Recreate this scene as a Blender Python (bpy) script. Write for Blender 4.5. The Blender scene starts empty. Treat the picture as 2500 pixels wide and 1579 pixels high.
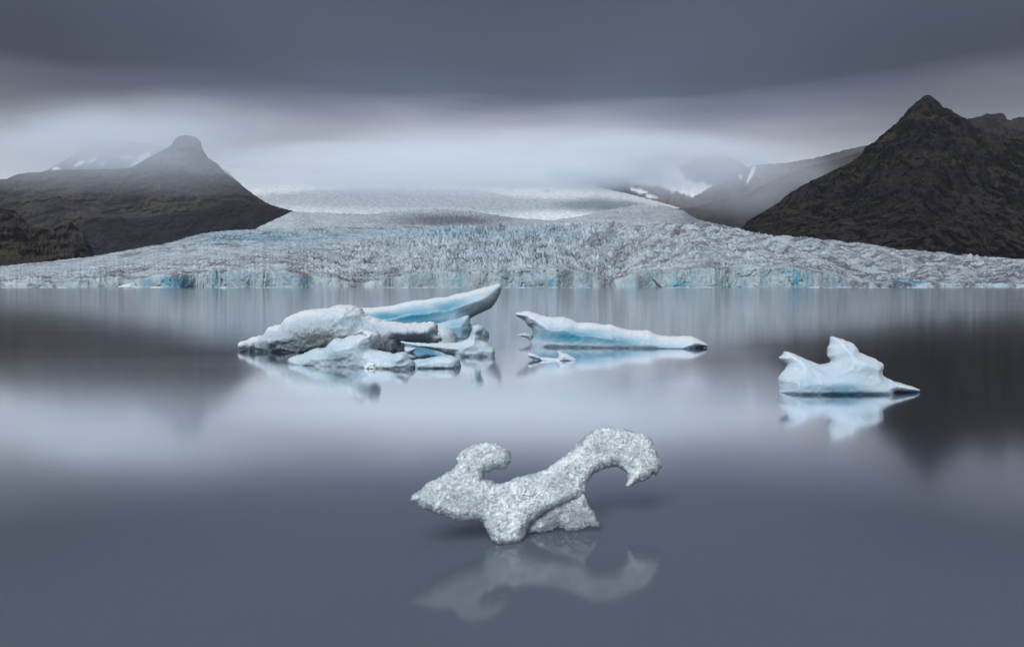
import bpy, math, random
import numpy as np
from mathutils import Vector

# ------------------------------------------------------------------ camera, world, sun, exposure
F, CX, HY, H = 1667.0, 1250.0, 696.0, 1.6          # focal length and horizon of the photograph in its pixels; eye height in m
scene = bpy.context.scene
cam_d = bpy.data.cameras.new("camera")
cam = bpy.data.objects.new("camera", cam_d)
scene.collection.objects.link(cam)
cam.location = (0, 0, H)
cam.rotation_euler = (math.radians(90), 0, 0)
cam_d.sensor_width = 36.0
cam_d.lens = 36.0 * F / 2500.0
cam_d.shift_y = -(789.5 - HY) / 2500.0
cam_d.clip_start = 0.05
cam_d.clip_end = 40000
scene.camera = cam

EXPO = 1.42
G = 0.5 ** EXPO                                     # sky radiances below are written for exposure 0
scene.view_settings.view_transform = 'Standard'
scene.view_settings.look = 'None'
scene.view_settings.gamma = 1.0
scene.view_settings.use_curve_mapping = False
scene.view_settings.exposure = EXPO
scene.cycles.use_denoising = True
scene.cycles.max_bounces = 10
scene.cycles.transmission_bounces = 8
scene.cycles.volume_bounces = 3
scene.cycles.caustics_reflective = False
scene.cycles.caustics_refractive = True

SUN_EL, SUN_ROT = math.radians(46), math.radians(204)

world = bpy.data.worlds.new("World")
scene.world = world
world.use_nodes = True


class NT:
    def __init__(self, tree):
        self.t = tree
        self.t.nodes.clear()

    def n(self, typ, **kw):
        nd = self.t.nodes.new(typ)
        for k, v in kw.items():
            if k.startswith('i_'):
                key = k[2:]
                key = int(key) if key.isdigit() else key.replace('_', ' ')
                if isinstance(v, bpy.types.NodeSocket):
                    self.t.links.new(v, nd.inputs[key])
                else:
                    nd.inputs[key].default_value = v
            else:
                setattr(nd, k, v)
        return nd

    def l(self, a, b):
        self.t.links.new(a, b)

    def math(self, op, a, b=0.0, c=0.0, clamp=False):
        nd = self.t.nodes.new('ShaderNodeMath')
        nd.operation = op
        nd.use_clamp = clamp
        for i, v in enumerate((a, b, c)):
            if isinstance(v, bpy.types.NodeSocket):
                self.t.links.new(v, nd.inputs[i])
            else:
                nd.inputs[i].default_value = v
        return nd.outputs[0]

    def mix(self, f, a, b, blend='MIX'):
        nd = self.t.nodes.new('ShaderNodeMix')
        nd.data_type = 'RGBA'
        nd.blend_type = blend
        for key, v in ((0, f), (6, a), (7, b)):
            if isinstance(v, bpy.types.NodeSocket):
                self.t.links.new(v, nd.inputs[key])
            elif key == 0:
                nd.inputs[key].default_value = v
            else:
                nd.inputs[key].default_value = (*v, 1.0)
        return nd.outputs[2]

    def ramp(self, f, stops, interp='LINEAR'):
        nd = self.t.nodes.new('ShaderNodeValToRGB')
        nd.color_ramp.interpolation = interp
        el = nd.color_ramp.elements
        while len(el) > 1:
            el.remove(el[-1])
        for i, (p, c) in enumerate(stops):
            e = el[0] if i == 0 else el.new(p)
            e.position = p
            e.color = (*c, 1.0) if len(c) == 3 else c
        self.t.links.new(f, nd.inputs[0])
        return nd.outputs[0]

    def noise(self, vec, scale, detail=4.0, rough=0.5, dist=0.0):
        nd = self.t.nodes.new('ShaderNodeTexNoise')
        nd.inputs['Scale'].default_value = scale
        nd.inputs['Detail'].default_value = detail
        nd.inputs['Roughness'].default_value = rough
        nd.inputs['Distortion'].default_value = dist
        if vec is not None:
            self.t.links.new(vec, nd.inputs['Vector'])
        return nd.outputs['Fac']

    def mapping(self, vec, scale=(1, 1, 1), rot=(0, 0, 0), loc=(0, 0, 0)):
        nd = self.t.nodes.new('ShaderNodeMapping')
        nd.inputs['Scale'].default_value = scale
        nd.inputs['Rotation'].default_value = rot
        nd.inputs['Location'].default_value = loc
        self.t.links.new(vec, nd.inputs['Vector'])
        return nd.outputs[0]


w = NT(world.node_tree)
sky = w.n('ShaderNodeTexSky', sky_type='NISHITA', sun_disc=False, sun_elevation=SUN_EL, sun_rotation=SUN_ROT)
skyc = w.mix(1.0, sky.outputs[0], (0.06 * G, 0.06 * G, 0.06 * G), 'MULTIPLY')
tc = w.n('ShaderNodeTexCoord')
dirv = tc.outputs['Generated']
sep = w.n('ShaderNodeSeparateXYZ', i_0=dirv)
ez = sep.outputs[2]
n1 = w.noise(w.mapping(dirv, (1.3, 1.3, 7.0), loc=(3.1, 0.7, 0.2)), 1.0, 5.0, 0.5, 0.3)
n2 = w.noise(w.mapping(dirv, (2.2, 2.2, 22.0), rot=(0, 0.03, 0)), 1.0, 3.0, 0.5, 0.4)
e2 = w.math('ADD', ez, w.math('MULTIPLY', w.math('SUBTRACT', n1, 0.5), 0.075))
e2 = w.math('ADD', e2, w.math('MULTIPLY', w.math('SUBTRACT', n2, 0.5), 0.05))


def sc(c, k=1.0):
    return tuple(v * k for v in c)


cl = w.ramp(w.math('MAXIMUM', e2, 0.0), [
    (0.00, (.68, .74, .80)), (0.12, (.68, .735, .81)), (0.165, (.68, .73, .82)), (0.212, (.47, .50, .60)),
    (0.243, (.205, .232, .335)), (0.266, (.090, .112, .175)), (0.30, (.070, .088, .138)), (0.36, (.068, .082, .127)),
    (0.42, (.058, .068, .106)), (0.52, (.070, .086, .125)), (0.75, (.20, .22, .27)), (1.0, (.34, .37, .43))])
# slow lightness variation of the cloud deck
n3 = w.noise(w.mapping(dirv, (1.0, 1.0, 3.0), loc=(9, 2, 4)), 1.6, 3.0, 0.5, 0.2)
vv = w.math('ADD', 0.56, w.math('MULTIPLY', n3, 0.88))
cl = w.mix(1.0, cl, w.n('ShaderNodeCombineColor', i_0=vv, i_1=vv, i_2=vv).outputs[0], 'MULTIPLY')
# the break under the cloud is widest over the ice cap and closes towards the ranges on both sides
side = w.math('MULTIPLY', w.math('SUBTRACT', w.math('ABSOLUTE', w.math('ADD', sep.outputs[0], .02)), .12), 2.6, clamp=True)
up = w.math('MULTIPLY', w.math('SUBTRACT', ez, .09), 9.0, clamp=True)
low = w.math('SUBTRACT', 1.0, w.math('MULTIPLY', w.math('SUBTRACT', ez, .27), 8.0, clamp=True))
dk = w.math('SUBTRACT', 1.0, w.math('MULTIPLY', w.math('MULTIPLY', side, up), w.math('MULTIPLY', low, .68)))
cl = w.mix(1.0, cl, w.n('ShaderNodeCombineColor', i_0=dk, i_1=dk, i_2=dk).outputs[0], 'MULTIPLY')
cl = w.mix(1.0, cl, (G, G, G), 'MULTIPLY')
tot = w.mix(0.97, skyc, cl)
bg = w.n('ShaderNodeBackground', i_Color=tot, i_Strength=1.0)
out = w.n('ShaderNodeOutputWorld', i_Surface=bg.outputs[0])

sun_d = bpy.data.lights.new("sun", 'SUN')
sun_d.energy = 1.5
sun_d.angle = math.radians(36)
sun_d.color = (0.97, 0.985, 1.0)
sun = bpy.data.objects.new("sun", sun_d)
scene.collection.objects.link(sun)
# light comes from high up, a little behind the camera and to its left
dv = Vector((-0.40, -0.88, 1.0)).normalized()
sun.rotation_euler = dv.to_track_quat('Z', 'Y').to_euler()

# ------------------------------------------------------------------ numpy noise
def _h(ix, iy, iz, seed):
    n = (ix * 374761393 + iy * 668265263 + iz * 2147483647 + seed * 1274126177) & 0xffffffff
    n = ((n ^ (n >> 13)) * 1274126177) & 0xffffffff
    n = ((n ^ (n >> 16)) * 2246822519) & 0xffffffff
    return ((n ^ (n >> 15)) & 0xffffff) / float(0xffffff)


def vn2(x, y, seed=0):
    ix = np.floor(x).astype(np.int64); iy = np.floor(y).astype(np.int64)
    fx = x - ix; fy = y - iy
    ux = fx * fx * fx * (fx * (fx * 6 - 15) + 10); uy = fy * fy * fy * (fy * (fy * 6 - 15) + 10)
    def g(a, b):
        ang = _h(ix + a, iy + b, 0, seed) * 6.2831853
        return np.cos(ang) * (fx - a) + np.sin(ang) * (fy - b)
    a = g(0, 0) * (1 - ux) + g(1, 0) * ux
    b = g(0, 1) * (1 - ux) + g(1, 1) * ux
    return (a * (1 - uy) + b * uy) * 1.5


def vn3(x, y, z, seed=0):
    ix = np.floor(x).astype(np.int64); iy = np.floor(y).astype(np.int64); iz = np.floor(z).astype(np.int64)
    fx = x - ix; fy = y - iy; fz = z - iz
    ux = fx * fx * (3 - 2 * fx); uy = fy * fy * (3 - 2 * fy); uz = fz * fz * (3 - 2 * fz)
    def g(a, b, c):
        return _h(ix + a, iy + b, iz + c, seed)
    r = 0
    for a in (0, 1):
        for b in (0, 1):
            for c in (0, 1):
                r = r + g(a, b, c) * (ux if a else 1 - ux) * (uy if b else 1 - uy) * (uz if c else 1 - uz)
    return r * 2 - 1


def fbm2(x, y, o=4, seed=0, gain=.5):
    r, a, s = 0, 1.0, 0
    for i in range(o):
        r = r + a * vn2(x * 2 ** i + i * 17.3, y * 2 ** i - i * 9.1, seed + i); s += a; a *= gain
    return r / s


def rid2(x, y, o=4, seed=0, gain=.5):
    r, a, s = 0, 1.0, 0
    for i in range(o):
        r = r + a * (1 - 2 * np.abs(vn2(x * 2 ** i + i * 7.3, y * 2 ** i - i * 3.1, seed + i))); s += a; a *= gain
    return r / s


def fbm3(x, y, z, o=3, seed=0, gain=.5):
    r, a, s = 0, 1.0, 0
    for i in range(o):
        r = r + a * vn3(x * 2 ** i + i * 5.3, y * 2 ** i, z * 2 ** i - i * 3.7, seed + i); s += a; a *= gain
    return r / s


def worley2(x, y, seed=0):
    ix = np.floor(x).astype(np.int64); iy = np.floor(y).astype(np.int64)
    f1 = np.full(x.shape, 9.0); f2 = np.full(x.shape, 9.0); cid = np.zeros(x.shape)
    for a in (-1, 0, 1):
        for b in (-1, 0, 1):
            jx = ix + a; jy = iy + b
            px = jx + _h(jx, jy, 1, seed); py = jy + _h(jx, jy, 2, seed)
            d = np.hypot(px - x, py - y); c = _h(jx, jy, 3, seed)
            m = d < f1
            f2 = np.where(m, f1, np.minimum(f2, d)); cid = np.where(m, c, cid); f1 = np.where(m, d, f1)
    return f1, f2, cid


def smooth(a, b, x):
    t = np.clip((x - a) / (b - a), 0, 1)
    return t * t * (3 - 2 * t)


def prof(pts, x):
    p = np.array(pts, float)
    return np.interp(x, p[:, 0], p[:, 1])


# ------------------------------------------------------------------ object helpers
def link(name, mesh, mat=None, parent=None, kind=None, label=None, category=None, group=None):
    o = bpy.data.objects.new(name, mesh)
    scene.collection.objects.link(o)
    if mat is not None:
        mesh.materials.append(mat)
    if parent is not None:
        o.parent = parent
    for k, v in (('kind', kind), ('label', label), ('category', category), ('group', group)):
        if v:
            o[k] = v
    return o


def np_mesh(name, co, faces, attrs=None, smooth_shade=True):
    me = bpy.data.meshes.new(name)
    k = faces.shape[1]
    me.vertices.add(len(co)); me.vertices.foreach_set('co', co.astype(np.float32).ravel())
    me.loops.add(faces.size); me.loops.foreach_set('vertex_index', faces.astype(np.int32).ravel())
    me.polygons.add(len(faces))
    me.polygons.foreach_set('loop_start', np.arange(0, faces.size, k, dtype=np.int32))
    me.polygons.foreach_set('loop_total', np.full(len(faces), k, dtype=np.int32))
    me.polygons.foreach_set('use_smooth', np.full(len(faces), smooth_shade, dtype=bool))
    me.update(calc_edges=True); me.validate()
    for nm, arr in (attrs or {}).items():
        at = me.attributes.new(nm, 'FLOAT', 'POINT')
        at.data.foreach_set('value', arr.astype(np.float32).ravel())
    return me


def grid_faces(nr, nc):
    i = np.arange(nr * nc).reshape(nr, nc)
    return np.stack([i[:-1, :-1], i[:-1, 1:], i[1:, 1:], i[1:, :-1]], -1).reshape(-1, 4)


def unproj(x, y, d):
    return (x - CX) / F * d, H - (y - HY) / F * d


# ------------------------------------------------------------------ materials
def new_mat(name):
    m = bpy.data.materials.new(name)
    m.use_nodes = True
    return m, NT(m.node_tree)


def attr(t, nm):
    return t.n('ShaderNodeAttribute', attribute_name=nm).outputs['Fac']


def bump(t, h, strength, dist, normal=None):
    b = t.n('ShaderNodeBump', i_Strength=strength, i_Distance=dist, i_Height=h)
    if normal is not None:
        t.l(normal, b.inputs['Normal'])
    return b.outputs[0]


def mat_glacier(name, lo, hi):
    m, t = new_mat(name)
    tc = t.n('ShaderNodeTexCoord').outputs['Object']
    blue, dirt = attr(t, 'blue'), attr(t, 'dirt')
    n = t.noise(tc, 0.05, 6, .65)
    nf = t.noise(tc, 0.6, 4, .7)
    base = t.mix(t.ramp(n, [(.3, (0, 0, 0)), (.7, (1, 1, 1))]), lo, hi)
    base = t.mix(attr(t, 'face'), base, t.mix(nf, (.21, .265, .285), (.37, .425, .44)))
    dd = t.math('MULTIPLY', dirt, t.math('MULTIPLY', t.math('SUBTRACT', nf, .25), 3.2, clamp=True), clamp=True)
    base = t.mix(blue, base, (.095, .27, .37))
    base = t.mix(dd, base, (.050, .047, .056))
    p = t.n('ShaderNodeBsdfPrincipled', i_Roughness=.6)
    t.l(base, p.inputs['Base Color'])
    p.inputs['IOR'].default_value = 1.31
    t.l(bump(t, nf, .5, .6), p.inputs['Normal'])
    t.n('ShaderNodeOutputMaterial', i_Surface=p.outputs[0])
    return m


def mat_rock(name, rock, moss, moss_amt, sc_=1.0, snow=False):
    m, t = new_mat(name)
    tc = t.n('ShaderNodeTexCoord').outputs['Object']
    geo = t.n('ShaderNodeNewGeometry')
    nz = t.n('ShaderNodeSeparateXYZ', i_0=geo.outputs['Normal']).outputs[2]
    n1 = t.noise(tc, .008 * sc_, 6, .65, .4)
    n2 = t.noise(t.mapping(tc, (1, 1, 5)), .02 * sc_, 5, .7, .3)
    n3 = t.noise(tc, .12 * sc_, 4, .7)
    c = t.mix(n2, sc(rock, .55), sc(rock, 1.5))
    red = t.mix(n3, rock, (rock[0] * 1.8, rock[1] * 1.35, rock[2] * 1.2))
    c = t.mix(.4, c, red)
    # scree fans and wet gullies run down the slope, rock ledges between them are lighter and redder
    ng = t.noise(t.mapping(tc, (1.0, .35, .55), rot=(0, .62, 0)), .011 * sc_, 5, .62, .5)
    gul = t.ramp(ng, [(.30, (.35, .33, .36)), (.46, (.8, .78, .80)), (.58, (1.25, 1.15, 1.1)), (.72, (2.0, 1.75, 1.6))])
    c = t.mix(1.0, c, gul, 'MULTIPLY')
    mf = t.math('MULTIPLY', t.math('ADD', t.math('MULTIPLY', t.math('SUBTRACT', n1, .5), 5.0), t.math('MULTIPLY', t.math('SUBTRACT', nz, .62), 2.2)), moss_amt)
    mf = t.math('ADD', mf, t.math('MULTIPLY', attr(t, 'moss'), 1.0), clamp=True)
    mf = t.math('MULTIPLY', mf, t.math('MULTIPLY', n3, 1.5, clamp=True))
    c = t.mix(mf, c, t.mix(n3, sc(moss, .6), sc(moss, 1.4)))
    if snow:
        c = t.mix(attr(t, 'snow'), c, (.80, .83, .87))
    p = t.n('ShaderNodeBsdfPrincipled', i_Roughness=.9)
    p.inputs['Specular IOR Level'].default_value = .05
    t.l(c, p.inputs['Base Color'])
    t.l(bump(t, n2, .7, 6.0 / sc_, bump(t, n3, .6, 2.0 / sc_)), p.inputs['Normal'])
    t.n('ShaderNodeOutputMaterial', i_Surface=p.outputs[0])
    return m


def mat_berg(name, fine=1.0):
    """old dense glacier ice: white weathered crust, blue dense ice and grey clear ice given by point attributes"""
    m, t = new_mat(name)
    tc = t.n('ShaderNodeTexCoord').outputs['Object']
    blue, grey, snow = attr(t, 'blue'), attr(t, 'grey'), attr(t, 'snow')
    n1 = t.noise(tc, 3.0, 5, .6)
    n2 = t.noise(tc, 22.0 * fine, 5, .7)
    n3 = t.noise(t.mapping(tc, (1, 1, 3.5)), 7.0, 4, .6, .6)
    c = t.mix(n1, (.40, .485, .555), (.54, .605, .665))
    c = t.mix(t.math('MULTIPLY', blue, t.math('ADD', .9, t.math('MULTIPLY', n3, .2)), clamp=True), c, (.020, .20, .31))
    c = t.mix(t.math('MULTIPLY', grey, t.math('ADD', .45, t.math('MULTIPLY', n2, 1.0)), clamp=True), c, (.10, .125, .13))
    c = t.mix(snow, c, t.mix(n2, (.47, .49, .51), (.62, .635, .655)))
    # silt specks
    sp = t.ramp(t.noise(tc, 34.0, 3, .8), [(0, (0, 0, 0)), (.66, (0, 0, 0)), (.74, (1, 1, 1))])
    c = t.mix(t.math('MULTIPLY', sp, .35), c, (.22, .20, .18))
    p = t.n('ShaderNodeBsdfPrincipled', i_IOR=1.31)
    p.inputs['Subsurface Weight'].default_value = .6
    p.inputs['Subsurface Radius'].default_value = (.25, .7, 1.0)
    p.inputs['Subsurface Scale'].default_value = .09
    t.l(c, p.inputs['Base Color'])
    t.l(t.math('ADD', .22, t.math('MULTIPLY', snow, .5)), p.inputs['Roughness'])
    hgt = t.math('ADD', t.math('MULTIPLY', n2, t.math('ADD', .25, snow)), t.math('MULTIPLY', n3, t.math('SUBTRACT', .4, t.math('MULTIPLY', blue, .35))))
    t.l(bump(t, hgt, .55, .04), p.inputs['Normal'])
    t.n('ShaderNodeOutputMaterial', i_Surface=p.outputs[0])
    return m


def mat_clear(name, milk=.5):
    """clear crackled ice: a refracting body with fine bubbles that make it milky, every grain tilted its own way"""
    m, t = new_mat(name)
    tc = t.n('ShaderNodeTexCoord').outputs['Object']
    clear = attr(t, 'grey')
    nn = t.n('ShaderNodeTexNoise', i_Scale=10.0, i_Detail=4.0, i_Vector=tc)
    vs = t.n('ShaderNodeVectorMath', operation='SCALE', i_0=nn.outputs['Color'])
    vs.inputs['Scale'].default_value = .14
    wc = t.n('ShaderNodeVectorMath', operation='ADD', i_0=tc, i_1=vs.outputs[0]).outputs[0]
    geo = t.n('ShaderNodeNewGeometry')

    def tilt(scale, squash, amount, nrm):
        c = t.n('ShaderNodeTexVoronoi', i_Scale=scale, i_Vector=t.mapping(wc, (1, 1, squash), rot=(0, .4, 0)))
        d = t.n('ShaderNodeVectorMath', operation='SUBTRACT', i_0=c.outputs['Color'])
        d.inputs[1].default_value = (.5, .5, .5)
        k = t.n('ShaderNodeVectorMath', operation='SCALE', i_0=d.outputs[0])
        k.inputs['Scale'].default_value = amount
        q = t.n('ShaderNodeVectorMath', operation='ADD', i_0=nrm, i_1=k.outputs[0])
        return t.n('ShaderNodeVectorMath', operation='NORMALIZE', i_0=q.outputs[0]).outputs[0]
    n = t.noise(t.mapping(wc, (1, 1, 2.4), rot=(0, .4, 0)), 55.0, 6, .8, 1.0)
    bn = bump(t, n, .7, .010)
    n_glass = tilt(80.0, 1.6, 1.2, tilt(36.0, 1.8, 1.4, bn))
    n_milk = tilt(80.0, 1.6, .9, tilt(34.0, 1.8, .7, bn))
    g = t.n('ShaderNodeBsdfGlass', i_Roughness=.0, i_IOR=1.31)
    g.inputs['Color'].default_value = (.98, .995, 1, 1)
    t.l(n_glass, g.inputs['Normal'])
    p = t.n('ShaderNodeBsdfPrincipled', i_Roughness=.12, i_IOR=1.45)
    p.inputs['Subsurface Weight'].default_value = .3
    p.inputs['Subsurface Radius'].default_value = (.7, .9, 1.0)
    p.inputs['Subsurface Scale'].default_value = .03
    t.l(t.mix(n, (.76, .90, 1.0), (.95, .985, 1.0)), p.inputs['Base Color'])
    t.l(n_milk, p.inputs['Normal'])
    tr = t.n('ShaderNodeBsdfTranslucent')
    tr.inputs['Color'].default_value = (.90, .96, 1, 1)
    body = t.n('ShaderNodeMixShader', i_0=.10, i_1=p.outputs[0], i_2=tr.outputs[0])
    cloud = t.noise(wc, 6.0, 5, .6, .3)
    vein = t.math('ABSOLUTE', t.math('SUBTRACT', t.noise(t.mapping(wc, (1, 1, 2.4), rot=(0, .4, 0)), 20.0, 5, .75, .8), .5))
    f = t.math('ADD', milk, t.math('ADD', t.math('MULTIPLY', t.math('SUBTRACT', cloud, .5), 2.2), t.math('MULTIPLY', t.math('SUBTRACT', n, .5), 1.0)))
    f = t.math('SUBTRACT', f, t.math('MULTIPLY', t.math('SUBTRACT', .032, vein, clamp=True), 38.0))
    f = t.math('SUBTRACT', f, t.math('MULTIPLY', clear, t.math('ADD', .30, t.math('MULTIPLY', n, .7))))
    f = t.math('MINIMUM', t.math('MAXIMUM', f, .04), .96)
    mx = t.n('ShaderNodeMixShader', i_0=f, i_1=g.outputs[0], i_2=body.outputs[0])
    t.n('ShaderNodeOutputMaterial', i_Surface=mx.outputs[0])
    return m


def mat_water():
    m, t = new_mat("lagoon_water")
    tc = t.n('ShaderNodeTexCoord').outputs['Object']
    n = t.noise(t.mapping(tc, (.25, 1.4, 1)), .35, 3, .5)
    d = t.n('ShaderNodeBsdfDiffuse')
    d.inputs['Color'].default_value = (.080, .096, .123, 1)
    g = t.n('ShaderNodeBsdfAnisotropic', i_Roughness=.13)
    g.inputs['Color'].default_value = (.97, .98, 1, 1)
    t.l(t.math('ADD', .075, t.math('MULTIPLY', n, .05)), g.inputs['Roughness'])
    lw = t.n('ShaderNodeFresnel', i_IOR=1.33)
    fac = t.ramp(lw.outputs[0], [(0, (.06, .06, .06)), (.07, (.10, .10, .10)), (.125, (.24, .24, .24)), (.21, (.78, .78, .78)), (.35, (.99, .99, .99)), (.55, (1, 1, 1))])
    mx = t.n('ShaderNodeMixShader', i_0=fac, i_1=d.outputs[0], i_2=g.outputs[0])
    t.n('ShaderNodeOutputMaterial', i_Surface=mx.outputs[0])
    return m


def mat_volume(name, density, color=(.86, .90, 1.0), aniso=0.0):
    m, t = new_mat(name)
    p = t.n('ShaderNodeVolumePrincipled', i_Density=density, i_Anisotropy=aniso)
    p.inputs['Color'].default_value = (*color, 1)
    t.n('ShaderNodeOutputMaterial', i_Volume=p.outputs[0])
    return m


M_GLAC = mat_glacier("glacier_ice", (.19, .235, .27), (.46, .51, .555))
M_ICEFALL = mat_glacier("icefall_ice", (.23, .265, .30), (.43, .465, .50))
M_FIRN = mat_glacier("firn", (.38, .41, .435), (.62, .645, .66))
M_RIGHT = mat_rock("dark_basalt", (.009, .0084, .0105), (.030, .027, .010), .65)
M_SLOPE = mat_rock("dark_moraine", (.0055, .0055, .010), (.05, .05, .02), .0, 1.6)
M_GREEN = mat_rock("mossy_hillside", (.020, .020, .020), (.045, .045, .014), .25, 1.6)
M_HILL = mat_rock("brown_hillside", (.018, .0175, .020), (.050, .048, .023), .40, 1.0)
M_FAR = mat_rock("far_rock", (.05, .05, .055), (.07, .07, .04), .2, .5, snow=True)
M_BERG = mat_berg("weathered_ice")
M_CLEAR = mat_clear("clear_ice", 1.05)
M_SHELL = mat_clear("clear_ice_shell", .76)
M_CLEARFOOT = mat_clear("clear_ice_foot", .95)
M_CORE = mat_clear("cloudy_ice", 1.6)
M_WATER = mat_water()

# ------------------------------------------------------------------ water and lake bed
me = bpy.data.meshes.new("lagoon_water")
me.from_pydata([(-2500, -300, 0), (2500, -300, 0), (2500, 900, 0), (-2500, 900, 0)], [], [(0, 1, 2, 3)])
link("water", me, M_WATER, kind='structure')

# ------------------------------------------------------------------ mountains
def mountain(name, sil, d_front, d_ridge, mat, step=2.0, rows=160, y_base=704, amp=.03, wl=.09, seed=1, prof_pow=1.15,
             strata=0.0, gully=0.0, paint=None, jag=1.2, xr=None):
    x0, x1 = xr or (sil[0][0], sil[-1][0])
    xs = np.arange(x0, x1 + step, step)
    ysil = prof(sil, xs) + jag * fbm2(xs / 13.0, xs * 0 + seed, 5, seed, .65) * 3.2
    t = np.concatenate([np.linspace(0, 1, rows), 1 + np.linspace(.04, .5, 14)])
    T, X = np.meshgrid(t, xs, indexing='ij')
    YS = np.broadcast_to(ysil, T.shape)
    zr = H - (YS - HY) / F * d_ridge
    zb = -2.0
    tt = np.where(T <= 1, T, 2 - T)
    d = d_front + (d_ridge - d_front) * T
    z = zb + (zr - zb) * np.clip(tt, 0, 1) ** prof_pow
    wx = (X - CX) / F * d
    L = wl * d_ridge
    fade = np.clip(tt, 0, 1) * np.clip((1.0 - T) * 4.0, 0.05, 1) * np.where(T > 1, .3, 1)
    fadeb = np.clip(tt * 6, 0, 1) * np.clip(np.abs(1.0 - T) * 9.0, 0.10, 1)
    n = rid2(wx / L, d / L, 5, seed, .55)
    n2 = fbm2(wx / L * 3.1, d / L * 3.1, 4, seed + 9)
    A = amp * d_ridge
    z = z + A * (n * .8 + n2 * .35) * fade
    if gully:
        g = rid2((wx * .75 - z * .9) / (L * .8) + .5 * n2, (wx * .3 + z * .3) / (L * 1.6), 5, seed + 20, .6)
        d = d - gully * d_ridge * g * fadeb
    if strata:
        s = vn2(z / (L * .13) + n * 2.2 + n2 * 1.5, wx / (L * .8), seed + 30) + .8 * vn2(z / (L * .045) + n * 4, wx / (L * .4), seed + 31)
        d = d - strata * d_ridge * s * fadeb
        wx = (X - CX) / F * d
    # never rise through the outline
    ymin = HY - (z - H) * F / d
    over = ymin < YS
    z = np.where(over & (T <= 1), H - (YS - HY) / F * d, z)
    co = np.stack([wx, d, z], -1).reshape(-1, 3)
    px = (X).ravel(); py = (HY - (z - H) * F / d).ravel()
    at = {'moss': np.zeros(px.shape), 'snow': np.zeros(px.shape)}
    if paint:
        for k, f in paint.items():
            at[k] = f(px, py)
    me = np_mesh(name, co, grid_faces(len(t), len(xs)), at)
    return link(name, me, mat, kind='structure')


def blobs(lst, px, py, rough=.35, k=30.0, sharp=2.0, seed=5):
    r = np.zeros(px.shape)
    nn = fbm2(px / k, py / k * 1.5, 4, seed)
    for cx, cy, rx, ry, a, *rot in lst:
        th = math.radians(rot[0]) if rot else 0.0
        dx, dy = px - cx, py - cy
        u = (dx * math.cos(th) + dy * math.sin(th)) / rx
        v = (-dx * math.sin(th) + dy * math.cos(th)) / ry
        q = np.sqrt(u * u + v * v) + rough * nn * 2
        r = np.maximum(r, a * np.clip((1.25 - q) * sharp, 0, 1))
    return r


SIL_PEAK = [(1770, 700), (1785, 590), (1809, 559), (1824, 540), (1862, 518), (1899, 495), (1925, 473), (1966, 449), (2011, 428), (2049, 409), (2086, 391),
            (2105, 376), (2112, 359), (2135, 346), (2161, 323), (2187, 301), (2206, 282), (2217, 267), (2239, 247), (2258, 234), (2265, 232),
            (2273, 234), (2292, 249), (2303, 262), (2321, 267), (2333, 277), (2359, 290), (2374, 301), (2396, 314), (2411, 331),
            (2422, 337), (2500, 340), (2700, 352), (2950, 420), (3200, 560)]
mountain("mountain", SIL_PEAK, 1150, 1750, M_RIGHT, 2.2, 300, 704, .05, .10, 3, 1.0, strata=.0045, gully=.06, jag=1.6,
         paint={'moss': lambda x, y: blobs([(2330, 385, 60, 13, .55, 40), (2110, 440, 60, 12, .6, 40), (2260, 300, 40, 20, .35), (2180, 500, 50, 14, .5, 20),
                                           (2440, 440, 70, 50, .45), (2170, 330, 45, 14, .5, -10)], x, y, .5, 22, 1.2)})
SIL_CRAG = [(2250, 420), (2340, 300), (2363, 290), (2389, 286), (2409, 277), (2422, 280), (2441, 275), (2454, 280), (2457, 291), (2467, 295), (2475, 288),
            (2500, 286), (2620, 270), (2760, 300), (2950, 420)]
mountain("mountain", SIL_CRAG, 2100, 2500, M_RIGHT, 2.5, 110, 704, .03, .06, 8, 1.0, strata=.01, gully=.01)
SIL_HILLR = [(1640, 620), (1680, 570), (1712, 540), (1760, 512), (1809, 484), (1854, 456), (1888, 440), (1925, 424), (1974, 406), (2011, 396), (2067, 381), (2105, 369), (2180, 340),
             (2300, 330), (2450, 420)]
mountain("hill", SIL_HILLR, 2500, 3300, M_HILL, 2.5, 130, 704, .02, .06, 12, 1.0, gully=.006, jag=.8)
SIL_HILLR2 = [(1500, 640), (1560, 565), (1640, 510), (1700, 505), (1780, 480), (1830, 475), (1900, 450), (1990, 420), (2080, 400), (2200, 400)]
mountain("hill", SIL_HILLR2, 3000, 3900, M_HILL, 3.0, 90, 704, .02, .06, 15, 1.0, gully=.006, jag=.8)
SIL_FAR = [(1300, 640), (1400, 520), (1450, 455), (1490, 425), (1540, 402), (1600, 408), (1640, 412), (1667, 405), (1693, 389), (1750, 379), (1794, 387), (1824, 407), (1858, 401),
           (1918, 398), (1990, 386), (2080, 362), (2200, 340), (2300, 420)]


def far_snow(x, y):
    """snow slope above a ragged rock edge, ending at the dark hump"""
    jag = 9 * fbm2(x / 14, y / 14, 4, 7)
    low = prof([(1300, 400), (1440, 405), (1497, 428), (1540, 448), (1600, 454), (1640, 466), (1690, 481), (1735, 455), (1745, 380)], x)
    upp = prof([(1300, 0), (1640, 380), (1655, 408), (1675, 438), (1735, 452), (1800, 600)], x)
    a = smooth(2, -2, y - low - jag) * smooth(-2, 2, y - upp - jag)
    return np.maximum(a, blobs([(1590, 480, 16, 4, .8, 15), (1560, 466, 22, 4, .9, 12), (1832, 425, 4, 20, .9, 25), (1806, 432, 4, 5, .9)], x, y, .35, 18, 4, 7))


mountain("mountain", SIL_FAR, 4300, 5400, M_FAR, 2.5, 150, 704, .03, .05, 21, 1.0, gully=.008, paint={'snow': far_snow})

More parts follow.
